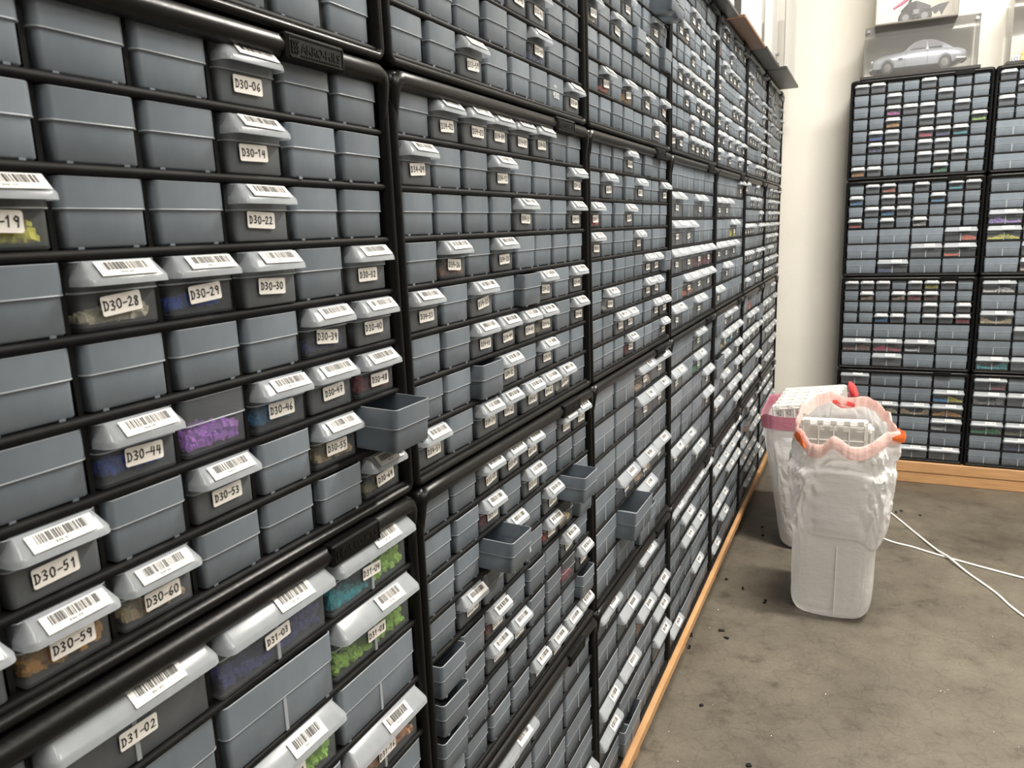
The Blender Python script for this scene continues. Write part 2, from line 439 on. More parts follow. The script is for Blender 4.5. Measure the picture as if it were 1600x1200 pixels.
def lip_mesh(w, h, scale=1.0):
    b = MB(); hw = w/2
    lv = [(h+.0002, .0006, hw-.0050, .003), (h-.0012, .0028, hw-.0040, .0035), (h-.0054*scale, .0070*scale, hw-.0018, .005), (h-.0088*scale, .0098*scale, hw+.0001, .006),
          (h-.0100*scale, .0106*scale, hw+.0005, .0062), (h-.0132*scale, .0109*scale, hw+.0008, .0064)]
    def ring(z, p, x, r, t=0):
        p -= t; x -= t; pts = [Vector((-x, .0035, z))]
        rr = min(r, max(p, .0006))
        for k in range(6):
            a = R(180+90*k/5); pts.append(Vector((-x+rr+rr*math.cos(a), -p+rr+rr*math.sin(a), z)))
        for k in range(6):
            a = R(270+90*k/5); pts.append(Vector((x-rr+rr*math.cos(a), -p+rr+rr*math.sin(a), z)))
        pts.append(Vector((x, .0035, z)))
        return pts
    rings = [ring(*q) for q in lv]
    inner = [ring(q[0]-(.0009 if i < 5 else 0), q[1], q[2], q[3], .0010) for i, q in reversed(list(enumerate(lv)))]
    # cheeks keep their rear edge against the drawer
    b.loft(rings, 0, False, False, True, closed=False)
    b.loft([rings[-1], inner[0]], 1, False, False, True, closed=False)
    b.loft(inner, 0, False, False, True, closed=False)
    # closed top strip
    t = rings[0]; b.add([t[0], t[-1], t[-2], t[1]], [(0, 1, 2, 3)], 0)
    return b.mesh('drawer_lip', [M_LIP, M_EDGE])
LIP = {'s': lip_mesh(SW, SH), 'l': lip_mesh(LW, LH, 1.22)}

# handwriting: strokes in a unit cell (width .6, height 1)
G = {'0': [[(.3, 1), (.08, .8), (.05, .4), (.2, .02), (.45, .1), (.55, .55), (.48, .9), (.3, 1)]],
     '1': [[(.12, .75), (.35, 1), (.3, 0)]],
     '2': [[(.08, .8), (.3, 1), (.5, .8), (.4, .45), (.05, .03), (.58, .05)]],
     '3': [[(.08, .92), (.35, 1), (.5, .78), (.22, .54), (.52, .35), (.38, .04), (.05, .08)]],
     '4': [[(.22, 1), (.08, .45), (.55, .5)], [(.5, .95), (.42, 0)]],
     '5': [[(.55, 1), (.2, .95), (.14, .58), (.45, .6), (.5, .25), (.25, 0), (.05, .1)]],
     '6': [[(.45, 1), (.15, .6), (.08, .2), (.3, 0), (.52, .2), (.42, .45), (.12, .35)]],
     '7': [[(.05, .95), (.55, 1), (.28, 0)], [(.15, .5), (.5, .52)]],
     '8': [[(.5, .9), (.25, 1), (.12, .78), (.45, .4), (.4, .05), (.15, .02), (.1, .3), (.45, .72), (.5, .9)]],
     '9': [[(.5, .85), (.28, 1), (.08, .75), (.28, .5), (.5, .68), (.52, .9), (.42, 0)]],
     'D': [[(.12, .02), (.12, 1)], [(.02, .98), (.4, .9), (.58, .5), (.4, .08), (.02, .02)]],
     '-': [[(.05, .45), (.5, .5)]], ' ': [], '+': [[(.05, .5), (.5, .5)], [(.28, .25), (.28, .75)]]}
def strokes(b, txt, x0, z0, hgt, wid, y, mi, rng, jit=.05, adv=.78):
    cx = x0
    for ch in txt:
        dz = rng.uniform(-jit, jit)*hgt; sx = rng.uniform(.92, 1.08)
        for st in G[ch]:
            pts = [Vector((cx+px*hgt*sx, 0, z0+dz+pz*hgt)) for px, pz in st]
            for p0, p1 in zip(pts, pts[1:]):
                d = (p1-p0)
                if d.length < 1e-7: continue
                d.normalize(); nn = Vector((-d.z, 0, d.x))*wid/2; e = d*wid*.35
                b.add([Vector((q.x, y, q.z)) for q in (p0-e-nn, p1+e-nn, p1+e+nn, p0-e+nn)], [(0, 1, 2, 3)], mi)
        cx += hgt*adv*(.8 if ch == '-' else 1)
    return cx
def tag_mesh(code, rng, lw=.0262, lh=.0112):
    b = MB()
    pr = rrect(-lw/2, lw/2, -lh/2, lh/2, .0014, 3)
    b.loft([[Vector((x, y, z)) for x, z in pr] for y in (0, -.00025)], 0, True, True, False)
    hgt = .0052*rng.uniform(.94, 1.06); n = len(code)
    wd = n*hgt*.78*.96
    strokes(b, code, -wd/2, -hgt*.5, hgt, .00082, -.00045, 1, rng)
    return b.mesh('number_tag', [M_TAG, M_INK])
def bar_mesh(code, rng, lw=.037, lh=.0145):
    b = MB()
    b.box(-lw/2, lw/2, -.0002, 0, -lh/2, lh/2, 0)
    x = -lw/2+.0042
    while x < lw/2-.0044:
        bw = rng.choice((.0003, .0003, .0006, .0009)); b.add([(x, -.0004, -lh/2+lh*.38), (x+bw, -.0004, -lh/2+lh*.38), (x+bw, -.0004, lh/2-.0012), (x, -.0004, lh/2-.0012)], [(0, 1, 2, 3)], 1)
        x += bw+rng.choice((.0003, .0004, .0006, .0009))
    if code:
        strokes(b, code, -.0055, -lh/2+.0022, .0017, .00026, -.0004, 1, rng, 0)
    return b.mesh('barcode_sticker', [M_PAPER, M_BAR])
_r = random.Random(5)
BARS = [bar_mesh('', _r) for _ in range(6)]
TAGS_FAR = {}

def heap_mesh(kind, w, h, col, rng, half=None):
    """loose little bricks piled against the drawer front"""
    b = MB()
    hw = w/2-.0042; n = 95 if w < .08 else 190
    fill = h*.44
    for k in range(n):
        x = rng.uniform(-hw, hw)
        if half == 'left' and x > -.002: x = -abs(x)-.002
        if half == 'right' and x < .002: x = abs(x)+.002
        y = .004+abs(rng.gauss(0, .009)); y = min(y, .09)
        z = .0024+rng.random()*(fill-.003)*(.55+.45*math.cos(x*60+len(col)))
        s = rng.choice((.003, .004, .0055)); l = rng.choice((.004, .006, .010)) if kind != 'long' else rng.uniform(.012, .018)
        x = max(min(x, hw-l*.7), -hw+l*.7)
        y = max(y, l*.75+.003)
        m = Matrix.Translation((x, y, max(z, s*.6+.0024+l*.22))) @ Matrix.Rotation(rng.uniform(0, PI), 4, 'Z') @ Matrix.Rotation(rng.uniform(-.5, .5), 4, 'X') @ Matrix.Rotation(rng.uniform(-.25, .25), 4, 'Y')
        b.box(-l/2, l/2, -s/2, s/2, -s*.4, s*.4, 0, m)
        b.tube([m @ Vector((0, 0, s*.4)), m @ Vector((0, 0, s*.7))], s*.28, 6, 0)
    return b.mesh('plastic_bricks', [brick(col, COLORS[col])])

ORD = ['first', 'second', 'third', 'fourth', 'fifth', 'sixth', 'seventh', 'eighth']
def cells(kind):
    """(row, col, size, centre x, floor z)"""
    out = []
    if kind == 64: rows = [('s', 8, IH/8)]*8
    elif kind == 24: rows = [('l', 4, IH/6)]*6
    else: rows = [('s', 8, IH/8)]*4+[('l', 4, IH/6)]*3
    z = H-MZ
    for r, (s, n, hh) in enumerate(rows):
        z -= hh
        for c in range(n):
            out.append((r, c, s, MX+IW*(c+.5)/n, z+.0034))
    return out

def cabinet(loc, rz, sx, kind, rows, label, group, code, contents, where, handw, near, seed):
    """rows: '.' reversed plain tray, 'L' tray with lip and stickers, 'p' plain tray pulled a little, 'P' pulled far, 'w' plain with white writing"""
    rng = random.Random(seed)
    root = empty('parts_cabinet', loc, rz, label, 'drawer cabinet', group); root.scale = (sx, 1, 1)
    mw = Matrix.Translation(loc) @ Matrix.Rotation(rz, 4, 'Z') @ Matrix.Diagonal((sx, 1, 1, 1))
    link('frame', FR[kind], root)
    pl = link('brand_plate', PLATE[0], root, (.405, 0, H-.0008)); pl['label'] = 'raised black maker plate on the top rail'
    link('plate_relief', PLATE[1], pl)
    link('plate_lettering', PLATE[2], pl, (.0045, -.0062, -.0088), (PI/2, 0, 0))
    idx = 0
    for r, c, s, cx, z0 in cells(kind):
        idx += 1
        ch = rows[r][c] if r < len(rows) and c < len(rows[r]) else '.'
        lab = ch == 'L'
        w_, h_ = (SW, SH) if s == 's' else (LW, LH)
        me = DM[(s, 't' if (r+1, c+1) in contents else ('c' if lab else 'p'))]
        out = {'P': rng.uniform(.032, .038), 'p': rng.uniform(.008, .012)}.get(ch, max(0, rng.gauss(.0006, .0012)))
        tilt = R(rng.gauss(0, .35)); drop = R(2.6) if ch == 'P' else (R(.7) if ch == 'p' else 0)
        fy = .0058-out
        dr = link('drawer', me, root, (cx+rng.uniform(-.0006, .0006), fy, z0), (drop, 0, tilt))
        if lab:
            lp = link('lip', LIP[s], dr); 
            if near < 3: lp['label'] = 'clear hooded pull lip'
            k = 1.22 if s == 'l' else 1.0
            if near == 0:
                bm_ = bar_mesh('%s-%02d' % (code, idx), rng)
            else: bm_ = BARS[rng.randrange(6)]
            # sloping face of the lip
            y0, z0_, y1, z1_ = -.0028, h_-.0012, -.0098*k, h_-.0088*k
            sl = math.hypot(y1-y0, z1_-z0_); ang = math.atan2(z1_-z0_, y1-y0)   # direction down the slope
            nx, nz = (z1_-z0_)/sl, -(y1-y0)/sl
            if nz < 0: nx, nz = -nx, -nz
            sca = sl/.0145*1.02
            bs = link('barcode_sticker', bm_, lp, (rng.uniform(-.001, .003)+(0.012 if s == 'l' else .0015), (y0+y1)/2+nx*.0009, (z0_+z1_)/2+nz*.0009), (-(PI/2-math.atan2(z0_-z1_, y0-y1)), rng.uniform(-.02, .02), 0))
            bs.scale = (1, 1, sca)
            if handw:
                code_s = '%s-%02d' % (code, idx)
                tm = tag_mesh(code_s, rng)
                link('number_tag', tm, dr, (rng.uniform(-.0035, .0025), -.0004, h_*rng.uniform(.34, .39)), (0, R(rng.gauss(0, 3)), 0))
        if ch == 'w':
            b = MB(); strokes(b, '4382', -.014, .012, .007, .0012, -.0004, 0, rng); strokes(b, '-91-', -.012, .024, .004, .0008, -.0004, 0, rng)
            b.obj('white_writing', M_WRITE, dr)['label'] = 'white handwriting across the front'
        key = (r+1, c+1)
        if key in contents:
            cols = contents[key]
            if isinstance(cols, str): cols = [(cols, None)]
            for col, half in cols:
                hm = heap_mesh('long' if col in ('blue', 'azure') and near == 0 else '', w_, h_, col, rng, half)
                ho = link('plastic_bricks', hm)
                ho.matrix_world = mw @ Matrix.Translation((cx, fy, z0)) @ Matrix.Rotation(tilt, 4, 'Z')
                nm = 'drawer %s-%02d' % (code, idx) if (lab and handw and near < 2) else '%s drawer of the %s row' % (ORD[c], ORD[r])
                tag(ho, '%s plastic pieces heaped%s in the %s of %s' % (col, {'left': ' in one half', 'right': ' in one half', None: ''}[half], nm, where) if not (lab and handw and near < 2)
                    else '%s plastic pieces heaped inside %s, %s' % (col, nm, where), 'plastic bricks', 'loose bricks inside the drawers', 'stuff')
    return root

HW = PI/2
def rnd(seed, rows, cols, pL):
    g = random.Random(seed)
    return [''.join('L' if g.random() < pL else ('p' if g.random() < .04 else '.') for _ in range(cols)) for _ in range(rows)]
STK = ['nearest', 'second', 'third', 'fourth', 'fifth', 'sixth', 'farthest']
LVL = ['top', 'second from top', 'second from bottom', 'bottom']
LEFT = {
 (0, 0): (64, 'D29', ['........']*5+['...L....', '........', '........'], {}),
 (0, 1): (64, 'D30', ['.....L..', '.....L..', '..L..L..', '...LLL.L', '......LL', '...L.LLL', '..L.L.LP', '.LLL...L'],
          {(3, 3): 'yellow', (4, 4): 'pale', (4, 5): 'blue', (5, 7): 'navy', (6, 4): 'blue', (6, 5): 'purple', (6, 6): 'azure', (6, 8): 'dark red', (7, 7): 'tan', (8, 3): 'orange', (8, 4): 'tan', (8, 8): 'olive'}),
 (0, 2): (24, 'D31', ['.LLL', '...L', '..L.', '.L.L', '....', '....'], {(1, 3): 'navy', (1, 4): [('lime', 'right'), ('teal', 'left')], (2, 4): 'lime', (3, 3): 'lime', (4, 4): 'salmon'}),
 (0, 3): (24, 'D32', ['....']*6, {}),
 (1, 0): (64, 'D33', ['........']*4+['.....L..', '....LL..', '.....L..', '..L...wL'], {(7, 6): 'navy'}),
 (1, 1): (64, 'D34', ['.LLLLL..', 'L..L...L', '....L..L', '.L.L....', 'L.L.pL.L', '..LLLL.L', '..pL.L..', 'L.LLLLL.'],
          {(4, 2): 'brown', (8, 7): 'cream', (6, 6): 'beige'}),
 (1, 2): (64, 'D35', ['..LLL.LL', '..L.L...', '..PL.LP.', '.L.L.L.p', 'p.L...L.', 'p.LL...L', 'p......p', '....LLLL'],
          {(2, 3): 'dark red', (4, 6): 'red', (4, 7): 'tan', (5, 3): 'dark red', (6, 7): 'dark red'}),
 (1, 3): (24, 'D36', ['.L..', '....', '....', '....', '...L', '....'], {}),
 (2, 0): (64, 'D37', ['..L..L..', '.L.L..L.', '..L...PP', '.L.L..L.', 'L.L.pL.p', '........', '.L.L.L.L', '......L.'], {(7, 2): 'coral', (7, 4): 'orange', (5, 1): 'beige'}),
 (2, 1): (64, 'D38', ['...L....', '.L..L..L', 'L..L....', 'L...L...', '.....LLp', '.L...LL.', '..LL..LL', '...L...L'], {(3, 1): 'red', (8, 4): 'dark red', (6, 2): 'cream'}),
 (2, 2): (24, 'D39', ['..LL', '..LL', '....', '.LLL', '.PL.', '..p.'], {(1, 3): 'peach', (4, 3): 'peach', (5, 3): 'red'}),
 (2, 3): (24, 'D40', ['L.L.', '.L..', '..LL', 'LL.L', 'L..L', '.p..'], {(3, 3): 'brown', (4, 2): 'navy'}),
 (3, 0): (64, 'D41', ['........', '...LL..L', '.LL..L..', '...L..L.', '.LLLLLL.', '..L.LLL.', '...L.L..', 'LL.LLLL.'], {(5, 6): 'beige', (3, 3): 'peach'}),
 (3, 1): (24, 'D42', ['....', 'L.L.', 'LL..', 'LLLL', '.LLL', 'L.L.'], {(4, 3): 'dark red', (4, 4): 'dark red', (5, 2): 'coral'}),
 (3, 2): (24, 'D43', ['..L.', 'L.L.', '...L', '...L', 'LL..', '..L.'], {(2, 3): 'green'}),
 (3, 3): (24, 'D44', ['LLLL', '.L..', '.LL.', '....', '..L.', 'L...'], {(1, 3): 'brown'}),
 (4, 0): (64, 'D45', rnd(40, 8, 8, .42), {(2, 1): 'coral'}),
 (4, 1): (24, 'D46', ['...L', 'LL..', '..L.', 'LLL.', '.L..', 'L...'], {(3, 3): 'yellow'}),
 (4, 2): (24, 'D47', rnd(42, 6, 4, .5), {(2, 3): 'teal', (2, 2): 'tan'}),
 (4, 3): (24, 'D48', ['.LLL', 'LLLL', '..LL', 'LL..', '.L..', 'L...'], {(2, 1): 'brown'}),
 (5, 0): (64, 'D49', rnd(50, 8, 8, .4), {(1, 1): 'light blue'}),
 (5, 1): (64, 'D50', rnd(51, 8, 8, .45), {}),
 (5, 2): (24, 'D51', rnd(52, 6, 4, .55), {(1, 2): 'red'}),
 (5, 3): (24, 'D52', rnd(53, 6, 4, .6), {(2, 2): 'brown', (4, 3): 'peach'}),
 (6, 0): (64, 'D53', rnd(60, 8, 8, .45), {}),
 (6, 1): (64, 'D54', rnd(61, 8, 8, .45), {}),
 (6, 2): (24, 'D55', rnd(62, 6, 4, .55), {}),
 (6, 3): (24, 'D56', rnd(63, 6, 4, .6), {}),
}
for (j, i), (kind, code, rows, cont) in LEFT.items():
    where = 'the %s cabinet in the %s stack by the left wall' % (LVL[i], STK[j])
    n = {64: 'small drawers', 24: 'wide drawers'}[kind]
    lab = 'black cabinet of %s%s, %s in the %s left stack' % (n, (' marked '+code) if j < 2 and i in (0, 1, 2) and not (j == 0 and i == 0) else '', LVL[i], STK[j])
    cabinet((0, -W+j*W, (3-i)*H), HW, 1, kind, rows, lab, 'drawer cabinets stacked along the left wall', code, cont, where, True, 0 if j == 0 else (1 if j == 1 else 2), 100+j*10+i)

BX, BY, BS = .2695, 2.868, .4906/.508
BACK = {
 (0, 0): (64, ['LL..L...', '..L..L..', '..LLL.L.', '..L.LL.L', '.LL.LLL.', '.LL.LL..', '....LLL.', 'LL...L..'],
          {(3, 3): 'magenta', (4, 3): 'orange', (5, 2): 'blue', (5, 5): 'crimson', (5, 6): 'navy', (5, 7): 'teal', (8, 1): 'orange', (8, 6): 'green', (4, 8): 'lime', (6, 2): 'navy'}),
 (0, 1): (44, ['.LL.L.LL', 'L.LL.L..', '.LLL..L.', 'L.L.L...', '...L', '..LL', '.L..'],
          {(1, 3): 'coral', (1, 7): 'teal', (2, 1): 'azure', (2, 6): 'light blue', (3, 3): 'azure', (4, 1): 'red', (4, 5): 'white', (5, 4): [('coral', 'right')], (6, 4): [('coral', 'left')], (7, 2): [('navy', 'left')]}),
 (0, 2): (44, ['LLL.LLL.', '.L.LLL..', '.....L.L', '..LL.LLL', '....', 'LLL.', '.L..'],
          {(1, 6): 'yellow', (2, 2): 'peach', (2, 4): 'peach', (2, 5): 'crimson', (2, 6): 'brown', (4, 3): 'azure', (4, 8): 'crimson', (6, 1): 'brown', (6, 2): 'crimson', (6, 3): [('white', 'left')]}),
 (0, 3): (24, ['L...', '...L', '.LLL', '...L', '.L..', '..LL'],
          {(2, 4): [('azure', 'left'), ('yellow', 'right')], (3, 2): 'beige', (3, 3): 'tan', (3, 4): 'orange', (4, 4): [('white', 'left')]}),
 (1, 0): (44, ['L.L..L..', '.L..L...', 'L..L....', '..L..L..', '....', '....', '....'], {}),
 (1, 1): (24, ['....', '....', 'L.L.', 'LL..', '.L..', '.L..'], {(3, 1): 'lavender', (4, 1): 'yellow', (6, 2): 'peach'}),
 (1, 2): (24, ['L.L.', '...L', 'L...', '.L..', '..L.', 'LL..'], {(1, 1): 'white', (3, 1): 'tan', (6, 1): 'teal'}),
 (1, 3): (24, ['L...', 'LL..', '..L.', 'LL..', '.L..', '....'], {(1, 1): [('dark red', 'right')], (2, 1): 'grey', (4, 1): 'green', (4, 2): 'olive', (5, 2): 'navy'}),
}
for (j, i), (kind, rows, cont) in BACK.items():
    side = ['left-hand', 'right-hand'][j]
    where = 'the %s cabinet in the %s stack at the back wall' % (LVL[i], side)
    lab = 'black clear-drawer cabinet, %s in the %s stack at the back wall' % (LVL[i], side)
    cabinet((BX+j*.4906, BY+(-.004 if j else 0), (3-i)*H), 0, BS, kind, rows, lab, 'drawer cabinets stacked at the back wall', 'B', cont, where, False, 3, 500+j*10+i)

# ------------------------------------------------------------------ plastic bags and organizer boxes
def organizer(name, mat4, w, h, t, label, cols=4, marks=None, parent_group='clear organizer boxes in the plastic bags'):
    """flat compartment box standing upright: width x, height z, thickness y, origin bottom centre of the front face"""
    o = empty(name, (0, 0, 0), 0, label, 'organizer box', parent_group)
    o.matrix_world = mat4
    b = MB(); b.bbox(-w/2, w/2, 0, t, 0, h, .004); b.obj('case', M_ORG, o)
    b = MB()
    e = .0018
    for z in (.012, h*.33, h*.62, h-.055, h-.012): b.box(-w/2+.006, w/2-.006, -e, t*.5, z-.0012, z+.0012)
    for k in range(cols+1):
        x = -w/2+.007+(w-.014)*k/cols; b.box(x-.0012, x+.0012, -e, t*.5, .012, h-.012)
    b.obj('divider_grid', M_ORGE, o)
    b = MB()
    for k in range(5):
        x = -w/2+w*(k+.5)/5; b.bbox(x-.008, x+.008, -.002, .004, h-.010, h+.0015, .001)
    b.obj('latch', M_ORGE, o)
    if marks:
        b = MB(); rg = random.Random(3)
        for k in range(6):
            strokes(b, marks, -w/2+.014+k*.031, h-.034, .014, .0016, -.0024, 0, rg, 0, .62)
        b.obj('size_mark', M_INK, o)['label'] = 'small black size marks along the top edge'
    return o

def bag_mesh(levels, rim, seed, amp, name, mats, hem_at=None):
    """levels: (z, cx, cy, hx, hy, squareness); rim(a) -> (dx, dy, dz) added at the top"""
    N = 224; rings = []; n = len(levels); sub = 9
    def cr(p0, p1, p2, p3, t): return .5*((2*p1)+(-p0+p2)*t+(2*p0-5*p1+4*p2-p3)*t*t+(-p0+3*p1-3*p2+p3)*t**3)
    lv = []
    for k in range(n-1):
        a, b_, c, d = levels[max(k-1, 0)], levels[k], levels[k+1], levels[min(k+2, n-1)]
        for s in range(sub):
            t = s/sub; lv.append((tuple(cr(a[i], b_[i], c[i], d[i], t) for i in range(6)), (k+t)/(n-1)))
    lv.append((levels[-1], 1.0))
    out = MB()
    for (z, cx, cy, hx, hy, sq), f in lv:
        ring = []
        for i in range(N):
            a = 2*PI*i/N; c, s = math.cos(a), math.sin(a); e = 2/sq
            x = hx*math.copysign(abs(c)**e, c); y = hy*math.copysign(abs(s)**e, s)
            nz = noise.noise(Vector((math.cos(a)*2.2+seed, math.sin(a)*2.2, z*7)))
            fold = abs(noise.noise(Vector((a*4.2+seed, z*9+a*2.3, seed*1.7))))-.25
            q = Vector((math.cos(a)*6, math.sin(a)*6, z*26+seed)); q += noise.noise_vector(q*.6)*1.3
            fine = .5-2*abs(noise.noise(q)); f2 = .5-2*abs(noise.noise(q*2.3+Vector((7, 1, 3))))
            k = 1+max(-.028, amp(f)*(nz*.8+fold*.7+fine*.34+f2*.16))
            dx, dy, dz = rim(a, f)
            zz = z+dz+amp(f)*.10*noise.noise(Vector((a*2, z*20, seed)))
            zz = max(zz, FLOOR+.001)
            ring.append(Vector((cx+x*k+dx, cy+y*k+dy, zz)))
        rings.append(ring)
    return rings

# ---- front bag
def rimF(a, f):
    g = max(0, (f-.60)/.40); s = math.sin(a)
    tilt = (s+1)/2*.095*g
    peak = .018*math.exp(-((a-(PI*1.47))/.16)**2)*g - .012*math.exp(-((a-(PI*1.30))/.14)**2)*g + .012*math.exp(-((a-2*PI*.03)/.2)**2)*g
    z_skirt = (-.030*math.exp(-((a-PI*1.66)/.38)**2)+.030*math.exp(-((a-PI*1.95)/.25)**2)+.014*math.exp(-((a-PI*1.25)/.2)**2))*math.exp(-((f-.43)/.07)**2)
    tilt += z_skirt+.010*g*noise.noise(Vector((math.cos(a)*4, math.sin(a)*4, 3.3)))
    corner = .022*math.exp(-((a-PI*1.93)/.22)**2)*g
    return (corner, -corner*.6, tilt+peak+.004*math.sin(a*7)*g)
LF = [(FLOOR+.001, .322, 1.64, .070, .082, 3.2), (FLOOR+.008, .322, 1.64, .094, .098, 3.6), (FLOOR+.035, .322, 1.64, .104, .104, 5), (.00, .324, 1.64, .106, .106, 7),
      (.09, .325, 1.64, .107, .107, 8), (.150, .328, 1.64, .110, .109, 8), (.172, .331, 1.64, .122, .112, 7), (.22, .333, 1.64, .127, .115, 6.5),
      (.29, .334, 1.64, .130, .118, 5), (.335, .334, 1.64, .130, .120, 4.4), (.352, .334, 1.64, .120, .112, 4), (.378, .334, 1.635, .124, .116, 3.2), (.402, .333, 1.625, .118, .112, 2.6), (.420, .332, 1.615, .114, .105, 2.4)]
def ampF(f): return .016+.11*max(0, min(1, (f-.40)/.22))*(1-.55*max(0, (f-.85)/.15))
rings = bag_mesh(LF, rimF, 1.3, ampF, 'x', None)
t = empty('plastic_bag', (.325, 1.64, FLOOR), 0, 'white plastic bag with pink drawstring hem, standing upright nearest the viewer on the floor', 'plastic bag')
off = Vector((.325, 1.64, FLOOR))
def sh(rs): return [[v-off for v in r] for r in rs]
nr = len(rings)
b = MB(); b.loft(sh(rings[:nr-4]), 0, True, False, True)
film_o = b.obj('bag_film', M_BAG, t)
# hem: a wide doubled band folded over the mouth
b = MB(); r = rings[-1]; rl = rings[nr-5]
c = sum(r, Vector())/len(r)
b.loft(sh([rings[nr-5], rings[nr-3], rings[-1]]), 0, False, False, True)
o_ = []
for k, dz in ((.955, -.024), (.965, -.012), (.985, 0), (1.0, .004), (1.035, .001), (1.055, -.010), (1.065, -.021), (1.06, -.029), (1.03, -.026)):
    o_.append([c+(v-c)*(k+.012*noise.noise(v*30+Vector((dz*90, 0, 0))))+Vector((0, 0, dz+.004*noise.noise(v*22))) for v in r])
b.loft(sh(o_), 0, False, False, True)
sm_ = MB(); sm_.tube([Vector((.335, 1.640-.1085, z))-off for z in (-.075, -.03, .02, .08, .135)], .0016, 6); sm_.obj('seam', M_ORGE, t)
h_o = b.obj('drawstring_hem', M_HEM, t); h_o['label'] = 'pale pink folded hem round the mouth of the bag'
def loop(i0, cnt, z, wdt, mat, name, ring, lab, off, par, push=1.09):
    c = sum(ring, Vector())/len(ring); b = MB(); rs = []
    for k in range(cnt):
        v = ring[(i0+k) % len(ring)]; s = math.sin(PI*k/(cnt-1)); wv = wdt*(.35+.65*s)
        d = (v-c); d.z = 0; q = c+(v-c)*(push+.03*s)
        u = d.normalized()
        rs.append([q+Vector((0, 0, z+wv/2))-off, q+u*.003+Vector((0, 0, z))-off, q+Vector((0, 0, z-wv/2))-off, q-u*.002+Vector((0, 0, z))-off])
    b.loft(rs, 0, True, True, True); o = b.obj(name, mat, par); o['label'] = lab
top = rings[-1]
loop(126, 18, -.012, .026, M_ORANGE, 'drawstring', top, 'bright orange drawstring showing at the left', off, t)
loop(208, 16, -.010, .028, M_ORANGE, 'drawstring', top, 'bright orange drawstring showing at the right corner', off, t)
loop(49, 16, -.018, .022, M_RED, 'drawstring', top, 'coral drawstring at the back of the mouth', off, t, .95)
for k, (yy, hh, xx, tl) in enumerate([(1.583, .548, .323, -2), (1.620, .522, .328, 0), (1.657, .520, .322, 0), (1.693, .515, .326, 0)]):
    m = Matrix.Translation((xx, yy, FLOOR+.014)) @ Matrix.Rotation(R(tl*.6), 4, 'Y')
    organizer('organizer_box', m, .168, hh, .032, ['clear compartment box standing in the bag mouth, nearest the viewer of its four', 'clear compartment box behind the frontmost one in the near plastic bag',
              'clear compartment box third from the front in the near plastic bag', 'clear compartment box at the rear of the near plastic bag'][k])

# ---- rear bag with a row of boxes poking out
def rimR(a, f):
    g = max(0, (f-.7)/.3); return (0, 0, .035*(math.cos(a)+1)/2*g+.006*math.sin(a*5)*g)
LR = [(FLOOR+.001, .265, 2.165, .095, .165, 4), (FLOOR+.010, .265, 2.165, .122, .182, 5), (FLOOR+.05, .262, 2.165, .128, .188, 6), (.03, .254, 2.165, .130, .190, 7),
      (.14, .240, 2.165, .134, .192, 7), (.22, .229, 2.165, .137, .194, 7), (.31, .217, 2.165, .140, .196, 7), (.345, .212, 2.165, .141, .197, 6), (.365, .210, 2.165, .142, .198, 6)]
def ampR(f): return .008+.022*f
rings = bag_mesh(LR, rimR, 4.1, ampR, 'x', None)
off = Vector((.262, 2.165, FLOOR))
t = empty('plastic_bag', tuple(off), 0, 'grey white plastic bag with mauve hem, behind the nearer bag and beside the drawer wall', 'plastic bag')
nr = len(rings)
b = MB(); b.loft([[v-off for v in r] for r in rings[:nr-14]], 0, True, False, True); b.obj('bag_film', M_BAG, t)
b = MB(); b.loft([[v-off for v in r] for r in rings[nr-15:]], 0, False, False, True)
hr = rings[nr-15:]
c = sum(hr[0], Vector())/len(hr[0])
b.loft([[c+(v-c)*k+Vector((0, 0, dz))-off for v in r] for r, k, dz in ((hr[-1], 1.0, 0), (hr[-1], 1.025, .002), (hr[0], 1.03, 0), (hr[0], 1.005, -.003))], 0, False, False, True)
b.obj('drawstring_hem', M_HEMR, t)['label'] = 'mauve hem band just below the rim'
b = MB()
b.tube([Vector(q)-off for q in ((.350, 2.035, .425), (.352, 2.015, .455), (.345, 2.02, .478), (.338, 2.06, .483))], [.008, .014, .012, .006], 8)
o = b.obj('drawstring', M_RED, t); o['label'] = 'bright red knotted drawstring at the right'
for k in range(7):
    yy = 2.020+k*.0355; hh = .500+.004*(k % 3)+(0.012 if k > 2 else 0)
    m = Matrix.Translation((.262+k*.004, yy, FLOOR+.020)) @ Matrix.Rotation(R(-7.0), 4, 'Y')
    organizer('organizer_box', m, .206 if k == 0 else .200, hh-.014, .032, [
        'clear compartment box with black size marks along its rim, in the rear plastic bag', 'clear compartment box directly behind the marked one in the rear bag',
        'third clear compartment box from the front in the rear bag', 'fourth clear compartment box from the front in the rear bag', 'fifth clear compartment box from the front in the rear bag',
        'sixth clear compartment box from the front in the rear bag', 'rearmost clear compartment box in the rear bag'][k],
        6, '42' if k == 0 else None)

